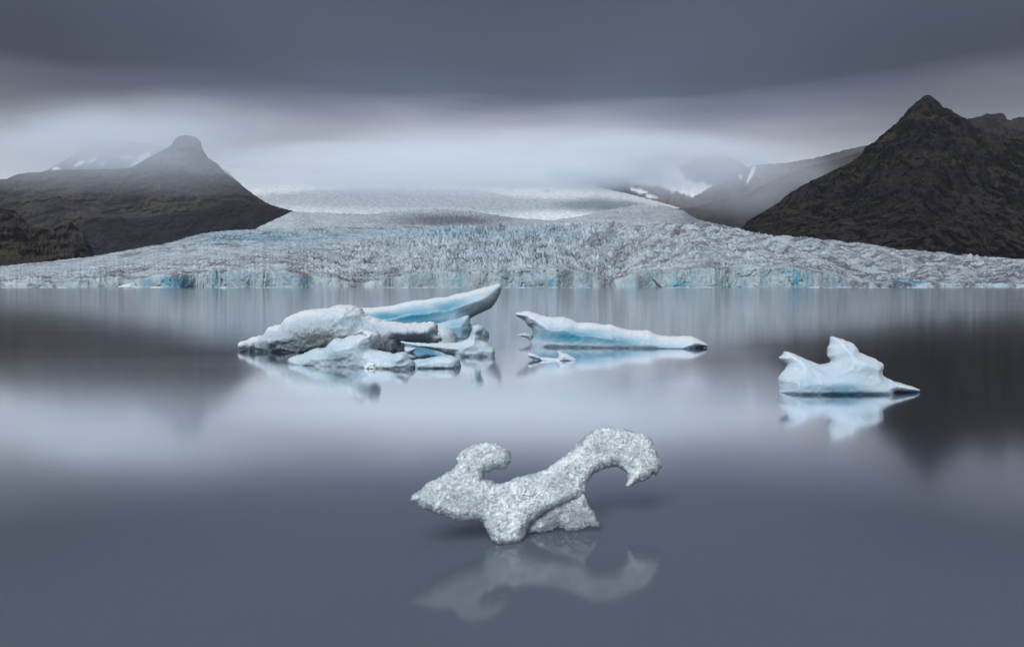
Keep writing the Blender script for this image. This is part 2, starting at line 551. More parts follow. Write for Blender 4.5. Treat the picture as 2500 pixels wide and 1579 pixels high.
SIL_BUTTE = [(-500, 520), (-200, 430), (-80, 425), (0, 438), (17, 437), (33, 428), (63, 422), (100, 420), (126, 416), (150, 415), (230, 414), (316, 411), (332, 403), (365, 383), (399, 366),
             (418, 356), (425, 342), (435, 333), (455, 330), (478, 335), (490, 346), (495, 366), (508, 386), (531, 400), (548, 420), (581, 443),
             (598, 459), (631, 483), (658, 499), (708, 516), (760, 560), (800, 620)]
mountain("mountain", SIL_BUTTE, 2850, 3500, M_HILL, 2.5, 200, 704, .03, .06, 31, 1.0, strata=.006, gully=.008, jag=1.0,
         paint={'moss': lambda x, y: blobs([(430, 500, 150, 30, .7, -14), (150, 490, 130, 25, .4), (420, 445, 90, 18, .3)], x, y, .5, 40, 1.0)})
SIL_SNOWPK = [(-100, 520), (60, 440), (133, 406), (150, 396), (186, 373), (226, 351), (266, 343), (310, 345), (370, 352), (450, 370), (560, 420), (640, 520)]
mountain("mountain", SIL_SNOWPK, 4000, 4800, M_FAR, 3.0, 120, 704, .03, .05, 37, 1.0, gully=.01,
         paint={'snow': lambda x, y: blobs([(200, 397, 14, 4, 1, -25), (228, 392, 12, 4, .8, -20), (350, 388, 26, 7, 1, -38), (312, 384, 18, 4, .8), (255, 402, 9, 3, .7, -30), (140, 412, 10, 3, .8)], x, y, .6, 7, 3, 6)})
SIL_KNOLL = [(-300, 560), (-100, 545), (0, 530), (50, 512), (83, 502), (110, 493), (140, 490), (166, 494), (199, 506), (246, 521), (300, 545), (380, 600)]
mountain("hill", SIL_KNOLL, 2650, 2800, M_HILL, 2.5, 100, 704, .03, .06, 41, 1.0, gully=.008, strata=.004)
SIL_MOSS = [(-400, 470), (-150, 480), (0, 509), (30, 513), (48, 522), (60, 540), (80, 556), (126, 562), (156, 547), (173, 541), (190, 557), (206, 572), (222, 600), (240, 650)]
mountain("hill", SIL_MOSS, 900, 1350, M_GREEN, 2.2, 150, 704, .05, .08, 43, 1.0, gully=.02, strata=.008,
         paint={'moss': lambda x, y: blobs([(100, 572, 90, 7, .6, -18), (10, 590, 60, 10, .45, -55), (60, 610, 60, 12, .35, -15), (170, 548, 14, 5, .7)], x, y, .6, 14, 1.2)})
SIL_MORAINE = [(-400, 650), (-200, 640), (0, 618), (60, 600), (120, 580), (150, 572), (180, 560), (192, 549), (210, 537), (232, 529), (282, 526), (300, 531), (319, 534), (415, 523),
               (515, 504), (565, 492), (600, 492), (664, 502), (720, 516), (780, 560), (840, 620)]
mountain("hill", SIL_MORAINE, 2300, 2600, M_SLOPE, 2.2, 150, 704, .03, .06, 47, 1.0, gully=.012, strata=.006,
         paint={'moss': lambda x, y: blobs([(262, 527, 26, 5, .9)], x, y, .4, 14, 1.5)})

# ------------------------------------------------------------------ glacier
CLIFF = [(-300, 692), (0, 691), (150, 690), (200, 685), (330, 680), (400, 672), (470, 667), (520, 663), (545, 660), (640, 659), (700, 664), (760, 672), (820, 681), (850, 690),
         (900, 691), (950, 682), (990, 672), (1080, 668), (1150, 662), (1250, 659), (1350, 658), (1420, 662), (1470, 682), (1510, 684), (1540, 672),
         (1600, 662), (1700, 658), (1850, 652), (1950, 655), (2000, 664), (2060, 676), (2100, 689), (2180, 692), (2500, 692), (2800, 692)]
CREST = [(-300, 690), (-100, 668), (0, 651), (100, 641), (199, 631), (299, 614), (418, 592), (470, 578), (511, 569), (560, 564), (621, 561), (780, 556), (924, 554), (1240, 553), (1489, 547),
         (1600, 548), (1742, 549), (1809, 567), (1974, 589), (2160, 605), (2347, 626), (2500, 637), (2650, 652), (2800, 680)]


def glacier_tongue():
    xs = np.arange(-220, 2721, 2.0)
    ncl, nr = 46, 520
    cliffy = prof(CLIFF, xs) + 2.6 * fbm2(xs / 16, xs * 0, 5, 3, .6) * 2 + 5 * fbm2(xs / 70, xs * 0 + 2, 2, 4)
    crest = prof(CREST, xs)
    d0 = 447 + 26 * fbm2(xs / 160, xs * 0 + 4, 3, 8)
    dcr = prof([(-300, 800), (200, 1000), (600, 1250), (1300, 1500), (1800, 1250), (2500, 1000), (2800, 800)], xs)
    # ---- calving front
    v = np.linspace(0, 1, ncl)
    V, X = np.meshgrid(v, xs, indexing='ij')
    ztop = H - (cliffy - HY) / F * d0
    Zc = -1.5 + (ztop + 1.5) * V
    hgt = np.clip((700 - cliffy) / 40, 0, 1.2)
    zz = V * hgt * 12
    vert = rid2(X / 16.0, zz / 12.0, 4, 11, .6)                        # tall vertical fluting
    slab = worley2(X / 26.0 + .4 * vn2(X / 9., zz / 3., 2), zz / 9.0, 15)
    face = -.5 * vert - 1.4 * (slab[2] - .5) - 2.5 * fbm2(X / 45, zz / 16, 3, 13)
    fine = fbm2(X / 4.0, zz / 1.6, 3, 19) * .45
    flut = smooth(.35, .65, vn2(X / 90., X * 0, 23) * .7 + .5) * np.clip(rid2(X / 7.0, zz / 20.0, 2, 33) - .45, 0, 1) * 3
    D = d0 + (face + fine) * hgt + flut * hgt + V * V * 3.0 - (1 - V) ** 6 * 1.0
    Zc = Zc + (V > .01) * fbm2(X / 5, zz / 2, 3, 29) * .25
    # ---- surface
    s = np.linspace(0, 1, nr) ** 1.0
    S, X2 = np.meshgrid(s, xs, indexing='ij')
    yc = np.broadcast_to(cliffy, S.shape); yt = np.broadcast_to(crest, S.shape)
    d = (D[-1] + .01) * (np.broadcast_to(dcr, S.shape) / D[-1]) ** (S ** .95)
    y = yc + (yt - yc) * (1 - (1 - S) ** 1.25)
    lx = X2 / F; ly = np.log(d)
    # broad ridges running down to the right on the right half
    wr = smooth(1180, 1450, X2) * (1 - smooth(1900, 2500, X2) * .35)
    a = math.radians(30)
    ru = (lx * math.cos(a) + ly * math.sin(a)); rv = (-lx * math.sin(a) + ly * math.cos(a))
    wob = fbm2(lx * 7, ly * 7, 3, 50) * .10
    rg = rid2((lx + ly * .125 + wob * .25) * 15, ly * 1.3 + lx * 2, 3, 51, .45)
    big = (rg - .3) * wr * 26.0
    big = big + fbm2(lx * 6, ly * 5, 3, 53) * 6
    # seracs: pointed blocks between crevasses
    mid = np.exp(-((X2 - 1230) / 300) ** 2)
    we = mid + .12 * smooth(1350, 1500, X2) * (1 - smooth(1750, 2000, X2)) + .10
    wa = fbm2(lx * 30, ly * 30, 3, 61) * .8
    f1, f2, cid = worley2(lx * 70 + wa, ly * 56 + wa * .5, 62)
    ser = (1 - f1 * 1.3) * (.2 + cid * .9) - .6 * np.exp(-((f2 - f1) / .10) ** 2) + .9 * (rid2(lx * 52 + wa * .6, ly * 34 + lx * 20 + wa * .4, 4, 63, .6) - .15)
    g1, g2, gid = worley2(lx * 150 + wa, ly * 90, 66)
    ser2 = (1 - g1 * 1.2) * (.4 + gid * 1.2) - .9 * np.exp(-((g2 - g1) / .12) ** 2)
    strz = rid2(lx * 34 + wa * 1.1, ly * 110 + lx * 20, 3, 71)         # transverse crevasse bands
    rough = fbm2(lx * 230, ly * 170, 3, 75)
    patch = smooth(-.25, .3, fbm2(lx * 14, ly * 16 + lx * 5, 3, 77))
    A = (ser * (6 + 9 * patch) * we + ser2 * 6.0 * (.30 + .9 * we) * (.5 + patch) + strz * 5.0 * (1 - .6 * mid) * (.35 + .8 * patch) + rough * 2.6 * (.5 + .8 * patch))
    fadeS = smooth(0, .04, S) * .9 + .1
    tame = 1 - .6 * smooth(.75, 1.0, S)
    smoothflow = 1 - .55 * np.exp(-((y - (618 - (X2 - 500) * .10)) / 14) ** 2) * (1 - smooth(900, 1200, X2))
    disp = (A * smoothflow * tame - 7.0 * we * .8) * fadeS + big * fadeS * smooth(0, .2, S) * tame
    y2 = y - disp
    z = H - (y2 - HY) / F * d
    dd = d + (rough * .002 + strz * .0015) * d * fadeS
    # back skirt so the crest has an ice body behind it
    Zs = np.concatenate([Zc, z, np.broadcast_to(z[-1] - 25, (1, len(xs))), np.broadcast_to(z[-1] * 0 - 3, (1, len(xs)))])
    Ds = np.concatenate([D, dd, dd[-1:] + 60, dd[-1:] + 200])
    Xp = np.concatenate([X, X2, X2[-1:], X2[-1:]])
    co = np.stack([(Xp - CX) / F * Ds, Ds, Zs], -1).reshape(-1, 3)
    PX = Xp; PY = HY - (Zs - H) * F / Ds
    # ---- ice colour: dense blue ice and silt
    bl = np.zeros(PX.shape)
    iscl = np.zeros(PX.shape); iscl[:ncl] = 1
    bl_c = blobs([(360, 690, 14, 9, .75), (428, 690, 36, 12, 1.0, 8), (530, 685, 16, 16, .45), (590, 680, 40, 14, .3), (745, 687, 20, 12, .6), (700, 685, 20, 14, .3), (1124, 675, 12, 20, .4),
                  (1345, 692, 11, 9, .85, -30), (1420, 690, 12, 10, .3), (1657, 693, 26, 8, .8, -8), (1925, 668, 4, 14, .6), (1944, 682, 9, 20, 1.0, 12), (1970, 682, 6, 18, .7),
                  (1983, 684, 4, 15, .6), (2190, 688, 12, 8, .9), (2230, 692, 26, 7, .8)], PX, PY, .4, 10, 2.5, 81)
    bl = bl_c * 1.0
    bl[:ncl] = np.maximum(bl[:ncl], .16 + .2 * fbm2(X / 30, zz / 10, 3, 83) * 2) * 1.0
    tq = np.exp(-((PX - 640) / 190) ** 2 - ((PY - 578) / 14) ** 2) * .8 + np.exp(-((PX - 1080) / 170) ** 2 - ((PY - 566) / 12) ** 2) * .6 + \
        np.exp(-((PX - 1330) / 120) ** 2 - ((PY - 570) / 18) ** 2) * .35 + np.exp(-((PX - 1200) / 260) ** 2 - ((PY - 615) / 50) ** 2) * .16
    bl = np.maximum(bl, tq * (.7 + fbm2(PX / 20, PY / 8, 3, 85)))
    lxp = PX / F; lyp = np.log(np.maximum(Ds, 1))
    dr = fbm2(lxp * 24 + lyp * 8, lyp * 26, 5, 91, .6) * 2.6 + .20
    dr = dr + .8 * rid2(lxp * 90 + lyp * 30, lyp * 110 + lxp * 40, 3, 93) - .25
    edge = .8 * np.exp(-((PX - 1720) / 70) ** 2 - ((PY - 553) / 14) ** 2) + .35 * smooth(1500, 2300, PX) + .18 * (1 - smooth(150, 900, PX)) + .5 * np.exp(-((PX - 1490) / 60) ** 2 - ((PY - 678) / 22) ** 2) + .42 * np.exp(-((PX - 860) / 130) ** 2 - ((PY - 668) / 16) ** 2) \
        + .3 * np.exp(-((PX - 2120) / 250) ** 2 - ((PY - 680) / 14) ** 2)
    dr = np.clip(dr * (.70 + edge) + edge * .35 - .06, 0, 1)
    dr = dr * (1 - .75 * np.exp(-((PY - (618 - (PX - 500) * .10)) / 12) ** 2) * (1 - smooth(900, 1200, PX)))
    dr[:ncl] *= .35 + .9 * (1 - np.clip(hgt, 0, 1))
    cr = (np.clip(rid2(X / 9.0 + zz * .25, zz / 10.0, 2, 97) - .78, 0, 1) * 4.5)
    cr = cr + np.clip(rid2(X / 6.0, zz / 22.0, 2, 98) - .72 + .35 * (V - 1), 0, 1) * 6 * (np.exp(-((X - 1130) / 230) ** 2) + .25)
    cr = cr * np.clip(hgt * 1.5, .15, 1)
    dr[:ncl] = np.clip(dr[:ncl] + cr * .8 * smooth(0, .2, V), 0, 1)
    fc = np.zeros(PX.shape); fc[:ncl] = np.clip(hgt * 1.4, 0, 1) * smooth(1.02, .80, V + .15 * fbm2(X / 12, zz / 6, 2, 95))
    band = np.concatenate([np.zeros(D.shape), np.clip((.25 - rg) * 1.6, 0, 1) * wr, np.zeros((2, len(xs)))])
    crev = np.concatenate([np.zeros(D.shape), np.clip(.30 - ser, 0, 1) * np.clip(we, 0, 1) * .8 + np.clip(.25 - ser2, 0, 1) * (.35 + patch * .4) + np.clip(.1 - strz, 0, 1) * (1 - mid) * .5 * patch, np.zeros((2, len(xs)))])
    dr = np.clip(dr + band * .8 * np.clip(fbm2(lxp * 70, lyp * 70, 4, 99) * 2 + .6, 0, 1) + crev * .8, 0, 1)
    me = np_mesh("glacier_tongue", co, grid_faces(Zs.shape[0], len(xs)), {'blue': np.clip(bl, 0, 1), 'dirt': dr, 'face': fc})
    return link("glacier", me, M_GLAC, kind='structure')


glacier_tongue()


def glacier_sheet(name, ybase, crest, d0, d1, xr, rows, step, cell, amp, dirtf, bluef, seed, matl=M_GLAC):
    xs = np.arange(xr[0], xr[1], step)
    s = np.linspace(0, 1, rows)
    S, X = np.meshgrid(s, xs, indexing='ij')
    yt = np.broadcast_to(prof(crest, xs), S.shape)
    yb = np.broadcast_to(prof(ybase, xs), S.shape)
    d = d0 * (d1 / d0) ** S
    y = yb + (yt - yb) * (1 - (1 - S) ** 1.5)
    lx = X / F; ly = np.log(d)
    wa = fbm2(lx * 25, ly * 25, 3, seed) * .6
    f1, f2, cid = worley2(lx * cell + wa, ly * cell * .8 + wa, seed + 1)
    n = fbm2(lx * 12, ly * 9, 4, seed + 2)
    fl = rid2(lx * 40 + ly * 12, ly * 90, 3, seed + 5)
    a = amp(X, y)
    y = y - ((1 - f1 * 1.2) * (.5 + cid) * a + n * 4 * (1 - S * .6) + fl * .9) * (smooth(0, .03, S)) * (1 - .35 * S)
    z = H - (y - HY) / F * d
    zs = np.concatenate([z, z[-1:] - 60, z[-1:] * 0 - 3]); ds = np.concatenate([d, d[-1:] + 200, d[-1:] + 500]); Xs = np.concatenate([X, X[-1:], X[-1:]])
    co = np.stack([(Xs - CX) / F * ds, ds, zs], -1).reshape(-1, 3)
    PY = HY - (zs - H) * F / ds
    me = np_mesh(name, co, grid_faces(zs.shape[0], len(xs)), {'blue': np.clip(bluef(Xs, PY), 0, 1), 'dirt': np.clip(dirtf(Xs, PY), 0, 1)})
    return link(name, me, matl, kind='structure')


CREST2 = [(480, 640), (560, 590), (600, 572), (621, 562), (650, 547), (690, 530), (712, 519), (800, 522), (900, 526), (960, 519), (1060, 516), (1150, 521), (1250, 535), (1350, 541), (1420, 530), (1500, 512),
          (1560, 504), (1620, 505), (1670, 518), (1700, 538), (1760, 552), (1860, 600)]
glacier_sheet("glacier", [(380, 700), (560, 600), (1240, 575), (1760, 575), (1860, 650)], CREST2, 1560, 2500, (480, 1800), 220, 2.0, 150,
              lambda X, y: 3.5 + 6 * np.exp(-((X - 1110) / 150) ** 2) + 2.5 * np.exp(-((X - 1560) / 110) ** 2),
              lambda X, y: 0.10 + 1.1 * np.exp(-((X - 1090) / 140) ** 2 - ((y - 538) / 16) ** 2) + .3 * np.exp(-((X - 1540) / 90) ** 2 - ((y - 525) / 16) ** 2) + fbm2(X / 60, y / 8, 3, 6) * .3 + .6 * np.exp(-((X - 1700) / 60) ** 2),
              lambda X, y: .04 + .16 * np.exp(-((X - 1090) / 170) ** 2 - ((y - 538) / 16) ** 2), 101, M_ICEFALL)
CREST3 = [(440, 540), (540, 452), (600, 443), (700, 441), (850, 438), (1000, 443), (1130, 450), (1250, 462), (1350, 458), (1450, 456), (1530, 474), (1620, 498), (1700, 522), (1780, 560)]
glacier_sheet("glacier", [(440, 660), (600, 600), (1700, 600), (1780, 640)], CREST3, 3550, 4800, (460, 1770), 260, 2.4, 150,
              lambda X, y: 3.2 + 0 * X,
              lambda X, y: fbm2(X / 30, y / 7, 5, 16, .65) * .6 - .05, lambda X, y: .08 + 0 * X, 111, M_FIRN)
CREST4 = [(400, 480), (540, 408), (640, 416), (760, 426), (900, 424), (1100, 428), (1300, 420), (1450, 405), (1560, 400), (1700, 430)]
glacier_sheet("snowfield", [(400, 560), (1700, 560)], CREST4, 5000, 6800, (420, 1700), 70, 4.0, 50, lambda X, y: .8 + 0 * X,
              lambda X, y: 0 * X, lambda X, y: 0 * X, 121, M_FIRN)

# ------------------------------------------------------------------ icebergs
CROPS = {1: (560, 680, .2824), 2: (1200, 720, .23256), 3: (1860, 780, .18405), 4: (960, 1020, .2907), 0: (0, 0, 1.0)}


def to_px(pts, crop):
    ox, oy, s = CROPS[crop]
    return np.array([(ox + a * s, oy + b * s) for a, b in pts], float)


def resample(poly, step):
    res = []
    n = len(poly)
    for i in range(n):
        a, b = poly[i], poly[(i + 1) % n]
        k = max(1, int(round(np.hypot(*(b - a)) / step)))
        for j in range(k):
            res.append(a + (b - a) * j / k)
    return np.array(res)


def inside_poly(px, py, poly):
    r = np.zeros(px.shape, bool)
    n = len(poly)
    for i in range(n):
        x1, y1 = poly[i]; x2, y2 = poly[(i + 1) % n]
        if y1 == y2:
            continue
        c = ((y1 > py) != (y2 > py)) & (px < (x2 - x1) * (py - y1) / (y2 - y1) + x1)
        r ^= c
    return r


def nearest_on_poly(px, py, poly):
    best = np.full(px.shape, 1e18); bx = np.zeros(px.shape); by = np.zeros(px.shape)
    n = len(poly)
    for i in range(n):
        x1, y1 = poly[i]; x2, y2 = poly[(i + 1) % n]
        dx, dy = x2 - x1, y2 - y1
        L = dx * dx + dy * dy
        if L < 1e-9:
            continue
        t = np.clip(((px - x1) * dx + (py - y1) * dy) / L, 0, 1)
        qx = x1 + t * dx; qy = y1 + t * dy
        q = (px - qx) ** 2 + (py - qy) ** 2
        m = q < best
        best = np.where(m, q, best); bx = np.where(m, qx, bx); by = np.where(m, qy, by)
    return np.sqrt(best), bx, by


def vnormals(co, faces):
    a = co[faces[:, 1]] - co[faces[:, 0]]; b = co[faces[:, 2]] - co[faces[:, 0]]
    c = co[faces[:, 3]] - co[faces[:, 0]]
    fn = np.cross(a, b) + np.cross(b, c)
    nv = np.zeros_like(co)
    for k in range(4):
        for ax in range(3):
            nv[:, ax] += np.bincount(faces[:, k], fn[:, ax], len(co))
    l = np.linalg.norm(nv, axis=1, keepdims=True)
    return nv / np.maximum(l, 1e-12)


def ice_body(name, pts, crop, depth, mat, T=.3, wpx=20, s=1.4, slope=0.0, xc=None, rough=.7, lump=(.05, 1.2), fine=(.02, 6.0), crystal=None,
             seed=1, blue=(), grey=(), snow=(), bulge=(), lean=True, pw=.55, snow_px=13, shrink=0.0, foot=0.0, clear_rim=0.0, back_lean=.14, parent=None, top_snow=0.0, blue_rough=.12, **meta):
    """solid ice: outline at its own distance, real thickness front and back, weathered in three sizes of relief"""
    poly = to_px(pts, crop)
    sc_ = CROPS[crop][2]
    pr = resample(poly, max(2.5, s * 2))
    k = np.arange(len(pr)) * 1.0
    # rounding of the traced corners, then natural raggedness
    pr = (np.roll(pr, 1, 0) + 2 * pr + np.roll(pr, -1, 0)) / 4
    pr[:, 0] += rough * fbm2(k / 2.3, k * 0 + seed, 3, seed) * 2
    pr[:, 1] += rough * fbm2(k / 2.3, k * 0 + seed + 50, 3, seed + 7) * 2
    poly = pr
    x0, y0 = poly.min(0) - 2 * s; x1, y1 = poly.max(0) + 2 * s
    gx = np.arange(x0, x1 + s, s); gy = np.arange(y0, y1 + s, s)
    PX, PY = np.meshgrid(gx, gy)
    ccx = (PX[:-1, :-1] + s / 2); ccy = (PY[:-1, :-1] + s / 2)
    cin = inside_poly(ccx, ccy, poly)
    used = np.zeros(PX.shape, bool); full = np.zeros(PX.shape, int)
    for a in (0, 1):
        for b in (0, 1):
            used[a:a + cin.shape[0], b:b + cin.shape[1]] |= cin
            full[a:a + cin.shape[0], b:b + cin.shape[1]] += cin
    rim = used & (full < 4)
    dist = np.zeros(PX.shape); nx = PX.copy(); ny = PY.copy()
    u = used
    dd, bx, by = nearest_on_poly(PX[u], PY[u], poly)
    dist[u] = dd
    r_in = rim[u]
    tx = PX[u]; ty = PY[u]
    tx[r_in] = bx[r_in]; ty[r_in] = by[r_in]
    nx[u] = tx; ny[u] = ty
    if shrink:                                        # keep only what lies deeper than this inside the outline
        keep = (dist[:-1, :-1] > shrink) & (dist[1:, :-1] > shrink) & (dist[:-1, 1:] > shrink) & (dist[1:, 1:] > shrink) & cin
        used = np.zeros(PX.shape, bool); full = np.zeros(PX.shape, int)
        for a in (0, 1):
            for b in (0, 1):
                used[a:a + cin.shape[0], b:b + cin.shape[1]] |= keep
                full[a:a + cin.shape[0], b:b + cin.shape[1]] += keep
        cin = keep; rim = used & (full < 4); dist = np.maximum(dist - shrink, 0)
        nx = PX.copy(); ny = PY.copy()
    dist[rim] = 0
    q = np.clip(dist / wpx, 0, 1)
    th = (1 - (1 - q) ** 2) ** .5 if pw is None else q ** pw
    # soften the medial crease
    for _ in range(int(max(3, wpx / s / 2.2))):
        m = th.copy()
        m[1:-1, 1:-1] = (th[1:-1, 1:-1] * 2 + th[:-2, 1:-1] + th[2:, 1:-1] + th[1:-1, :-2] + th[1:-1, 2:]) / 6
        th = np.where(rim | ~used, 0, m)
    XP, YP = nx, ny
    if xc is None:
        xc = (x0 + x1) / 2
    D = depth + slope * (XP - xc)
    W, Z = unproj(XP, YP, D)
    for _ in range(4):                                # the face leans back, so the top stands farther off than the waterline
        W, Z = unproj(XP, YP, D + back_lean * np.maximum(Z, 0))
    D = D + back_lean * np.maximum(Z, 0)
    W, Z = unproj(XP, YP, D)
    yc = float(YP[used].mean())
    ray = np.array([0.0, 1.0, -(yc - HY) / F]) if lean else np.array([0., 1., 0.])
    ray /= np.linalg.norm(ray)
    zn = np.clip((Z - Z[used].min()) / (Z[used].max() - Z[used].min()), 0, 1)
    tf = T * th * (1 + foot * (1 - zn)); tb = T * th
    for cx, cy, rx, ry, a in bulge:
        bx_, by_, = CROPS[crop][0] + cx * sc_, CROPS[crop][1] + cy * sc_
        tf = tf + a * np.exp(-((XP - bx_) / (rx * sc_)) ** 2 - ((YP - by_) / (ry * sc_)) ** 2) * np.clip(dist / 6, 0, 1)
    idx = -np.ones(PX.shape, int)
    uu = np.argwhere(used)
    nu = len(uu)
    idx[used] = np.arange(nu)
    idb = -np.ones(PX.shape, int)
    inner = used & ~rim
    idb[rim] = idx[rim]
    idb[inner] = nu + np.arange(inner.sum())
    P = np.stack([W, D, Z], -1)
    front = P[used] - ray * tf[used][:, None]
    back = P[inner] + ray * tb[inner][:, None]
    co = np.concatenate([front, back])
    cy_, cx_ = np.nonzero(cin)
    def quad(I):
        return np.stack([I[cy_, cx_], I[cy_ + 1, cx_], I[cy_ + 1, cx_ + 1], I[cy_, cx_ + 1]], -1)
    fr = quad(idx)[:, ::1]; bk = quad(idb)[:, ::-1]
    # a cell whose four corners all lie on the rim has no thickness: give it one skin only
    faces = np.concatenate([fr, bk])
    allrim = rim[cy_, cx_] & rim[cy_ + 1, cx_] & rim[cy_ + 1, cx_ + 1] & rim[cy_, cx_ + 1]
    faces = np.concatenate([fr, bk[~allrim]])
    N = vnormals(co, faces)
    la, lf = lump; fa, ff = fine
    x, y, z = co.T
    dsp = la * fbm3(x * lf, y * lf, z * lf, 3, seed) + fa * fbm3(x * ff, y * ff, z * ff, 4, seed + 3, .6)
    if crystal:
        ca, cf = crystal
        f = fbm3(x * cf * .7, y * cf * .7, z * cf * 1.5, 2, seed + 8)
        dsp = dsp + ca * (1 - 2 * np.abs(f)) + ca * .6 * fbm3(x * cf * 2.2, y * cf * 2.2, z * cf * 2.2, 2, seed + 9)
    damp = np.ones(len(co)); damp[:nu][rim[used]] = .45
    co = co + N * (dsp * damp)[:, None]
    ax = np.concatenate([XP[used], XP[inner]]); ay = np.concatenate([YP[used], YP[inner]])
    lx = (ax - CROPS[crop][0]) / sc_; ly = (ay - CROPS[crop][1]) / sc_
    def soft(lst):
        r = np.zeros(ax.shape)
        nn = fbm2(lx / 120, ly / 60, 3, seed + 40) * blue_rough * 2
        for cx, cy, rx, ry, a, *rot in lst:
            th_ = math.radians(rot[0]) if rot else 0
            dx, dy = lx - cx, ly - cy
            uq = (dx * math.cos(th_) + dy * math.sin(th_)) / rx; vq = (-dx * math.sin(th_) + dy * math.cos(th_)) / ry
            r = np.maximum(r, a * np.exp(-(uq ** 2 + vq ** 2) * (1 + nn)))
        return np.clip(r, 0, 1)
    sn = soft(snow)
    if top_snow:
        ytop = np.where(used, PY, 1e9).min(0)
        dt = (YP - ytop[None, :])
        dt = np.concatenate([dt[used], dt[inner]])
        sn = np.maximum(sn, top_snow * smooth(1.25, .35, dt / snow_px + .5 * fbm2(ax / 30, ay / 9, 4, seed + 60)))
    gr = soft(grey)
    if clear_rim:                                     # thin edges hold few bubbles and stay clear
        dd_ = np.concatenate([dist[used], dist[inner]])
        gr = np.clip(gr + clear_rim * np.exp(-dd_ / 7.0), 0, 1)
    me = np_mesh(name, co, faces, {'blue': soft(blue), 'grey': gr, 'snow': sn})
    return link(name, me, mat, parent=parent, **meta)


def dep(y):
    return F * H / (y - HY)


# back wedge with blue hollow
ice_body("iceberg", [(900, 300), (1010, 275), (1120, 255), (1250, 250), (1400, 235), (1520, 205), (1600, 190), (1700, 185), (1780, 165), (1880, 158), (1960, 130), (2060, 115), (2150, 90), (2230, 72),
          (2290, 55), (2340, 42), (2354, 80), (2335, 140), (2305, 200), (2262, 255), (2190, 288), (2130, 318), (2085, 345), (2072, 400), (2065, 470), (2060, 560), (900, 560)],
         1, dep(817) + .5, M_BERG, T=.5, wpx=34, s=1.3, rough=.8, lump=(.05, 1.0), fine=(.010, 7), seed=11, top_snow=.75,
         blue=[(1620, 330, 420, 75, 1.0, -6), (1900, 260, 230, 90, .85, -14), (1400, 330, 250, 50, .95), (1750, 380, 300, 60, .9)], grey=[(2290, 170, 110, 170, .42, 30), (2200, 250, 120, 60, .35)],
         label="long ice wedge with deep blue flank rising to a dirty tip behind the grey hump", category="iceberg", group="icebergs of the left cluster")
# big grey weathered berg
ice_body("iceberg", [(93, 575), (110, 555), (150, 535), (200, 505), (260, 497), (330, 487), (335, 450), (360, 420), (400, 405), (470, 395), (478, 360), (500, 340), (560, 320), (600, 305), (650, 290),
          (720, 275), (800, 275), (870, 260), (920, 240), (1000, 235), (1070, 235), (1110, 250), (1160, 285), (1200, 320), (1250, 340), (1300, 350), (1340, 375), (1400, 375), (1450, 385),
          (1500, 392), (1600, 390), (1700, 388), (1750, 382), (1790, 400), (1800, 440), (1795, 480), (1830, 500), (1838, 530), (1790, 548), (1700, 550), (1560, 545), (1490, 542), (1520, 600), (1530, 660),
          (1500, 760), (600, 760), (400, 730), (262, 690), (215, 640), (165, 612), (130, 602), (100, 592)],
         1, dep(858) + .45, M_BERG, T=.65, wpx=40, s=1.25, rough=2.0, lump=(.07, 1.0), fine=(.035, 9), crystal=(.035, 2.6), seed=23, top_snow=.9, snow_px=17,
         grey=[(850, 520, 340, 120, 1.0), (1000, 560, 520, 110, 1.0), (1350, 590, 220, 90, 1.0), (700, 600, 250, 70, .9), (450, 580, 260, 60, .45), (1500, 520, 260, 40, .35), (900, 430, 330, 80, .5)],
         blue=[(1050, 390, 260, 40, .25), (1240, 450, 120, 60, .2)],
         bulge=[(900, 480, 330, 140, .30), (1340, 580, 180, 110, .28), (1000, 300, 350, 60, .22), (1600, 450, 200, 50, .22), (380, 530, 220, 50, .2)],
         label="largest of the cluster, rough grey crusted hump with dark clear ice low on its flank", category="iceberg", group="icebergs of the left cluster")
# small blue berg behind the arm
ice_body("iceberg", [(1770, 395), (1850, 375), (1920, 355), (1980, 345), (2030, 322), (2070, 315), (2082, 370), (2092, 440), (2082, 490), (2075, 580), (1780, 580)],
         1, dep(826) + .3, M_BERG, T=.4, wpx=20, s=1.2, rough=.5, lump=(.04, 1.5), fine=(.015, 7), seed=31, blue=[(1980, 440, 150, 110, .62)],
         label="small pale blue slanting iceberg between the grey arm and the dark shard", category="iceberg", group="icebergs of the left cluster")
ice_body("iceberg", [(1780, 600), (1795, 430), (1830, 418), (1870, 422), (1910, 440), (1950, 470), (1980, 510), (1992, 600)],
         1, dep(829) + .2, M_BERG, T=.3, wpx=16, s=1.2, rough=.6, lump=(.04, 2.0), fine=(.02, 9), seed=37, grey=[(1950, 490, 50, 60, .8), (1880, 480, 80, 60, .2)],
         label="low rounded grey white knob of ice at the end of the grey arm", category="iceberg", group="icebergs of the left cluster")
ice_body("iceberg", [(2076, 368), (2120, 378), (2180, 410), (2230, 450), (2247, 480), (2240, 560), (2080, 580)],
         1, dep(822) + .2, M_BERG, T=.3, wpx=14, s=1.2, rough=.6, lump=(.04, 2.0), fine=(.02, 9), seed=41, grey=[(2160, 470, 120, 120, .9)],
         label="dark grey shard of clear ice behind the white chimney", category="iceberg", group="icebergs of the left cluster")
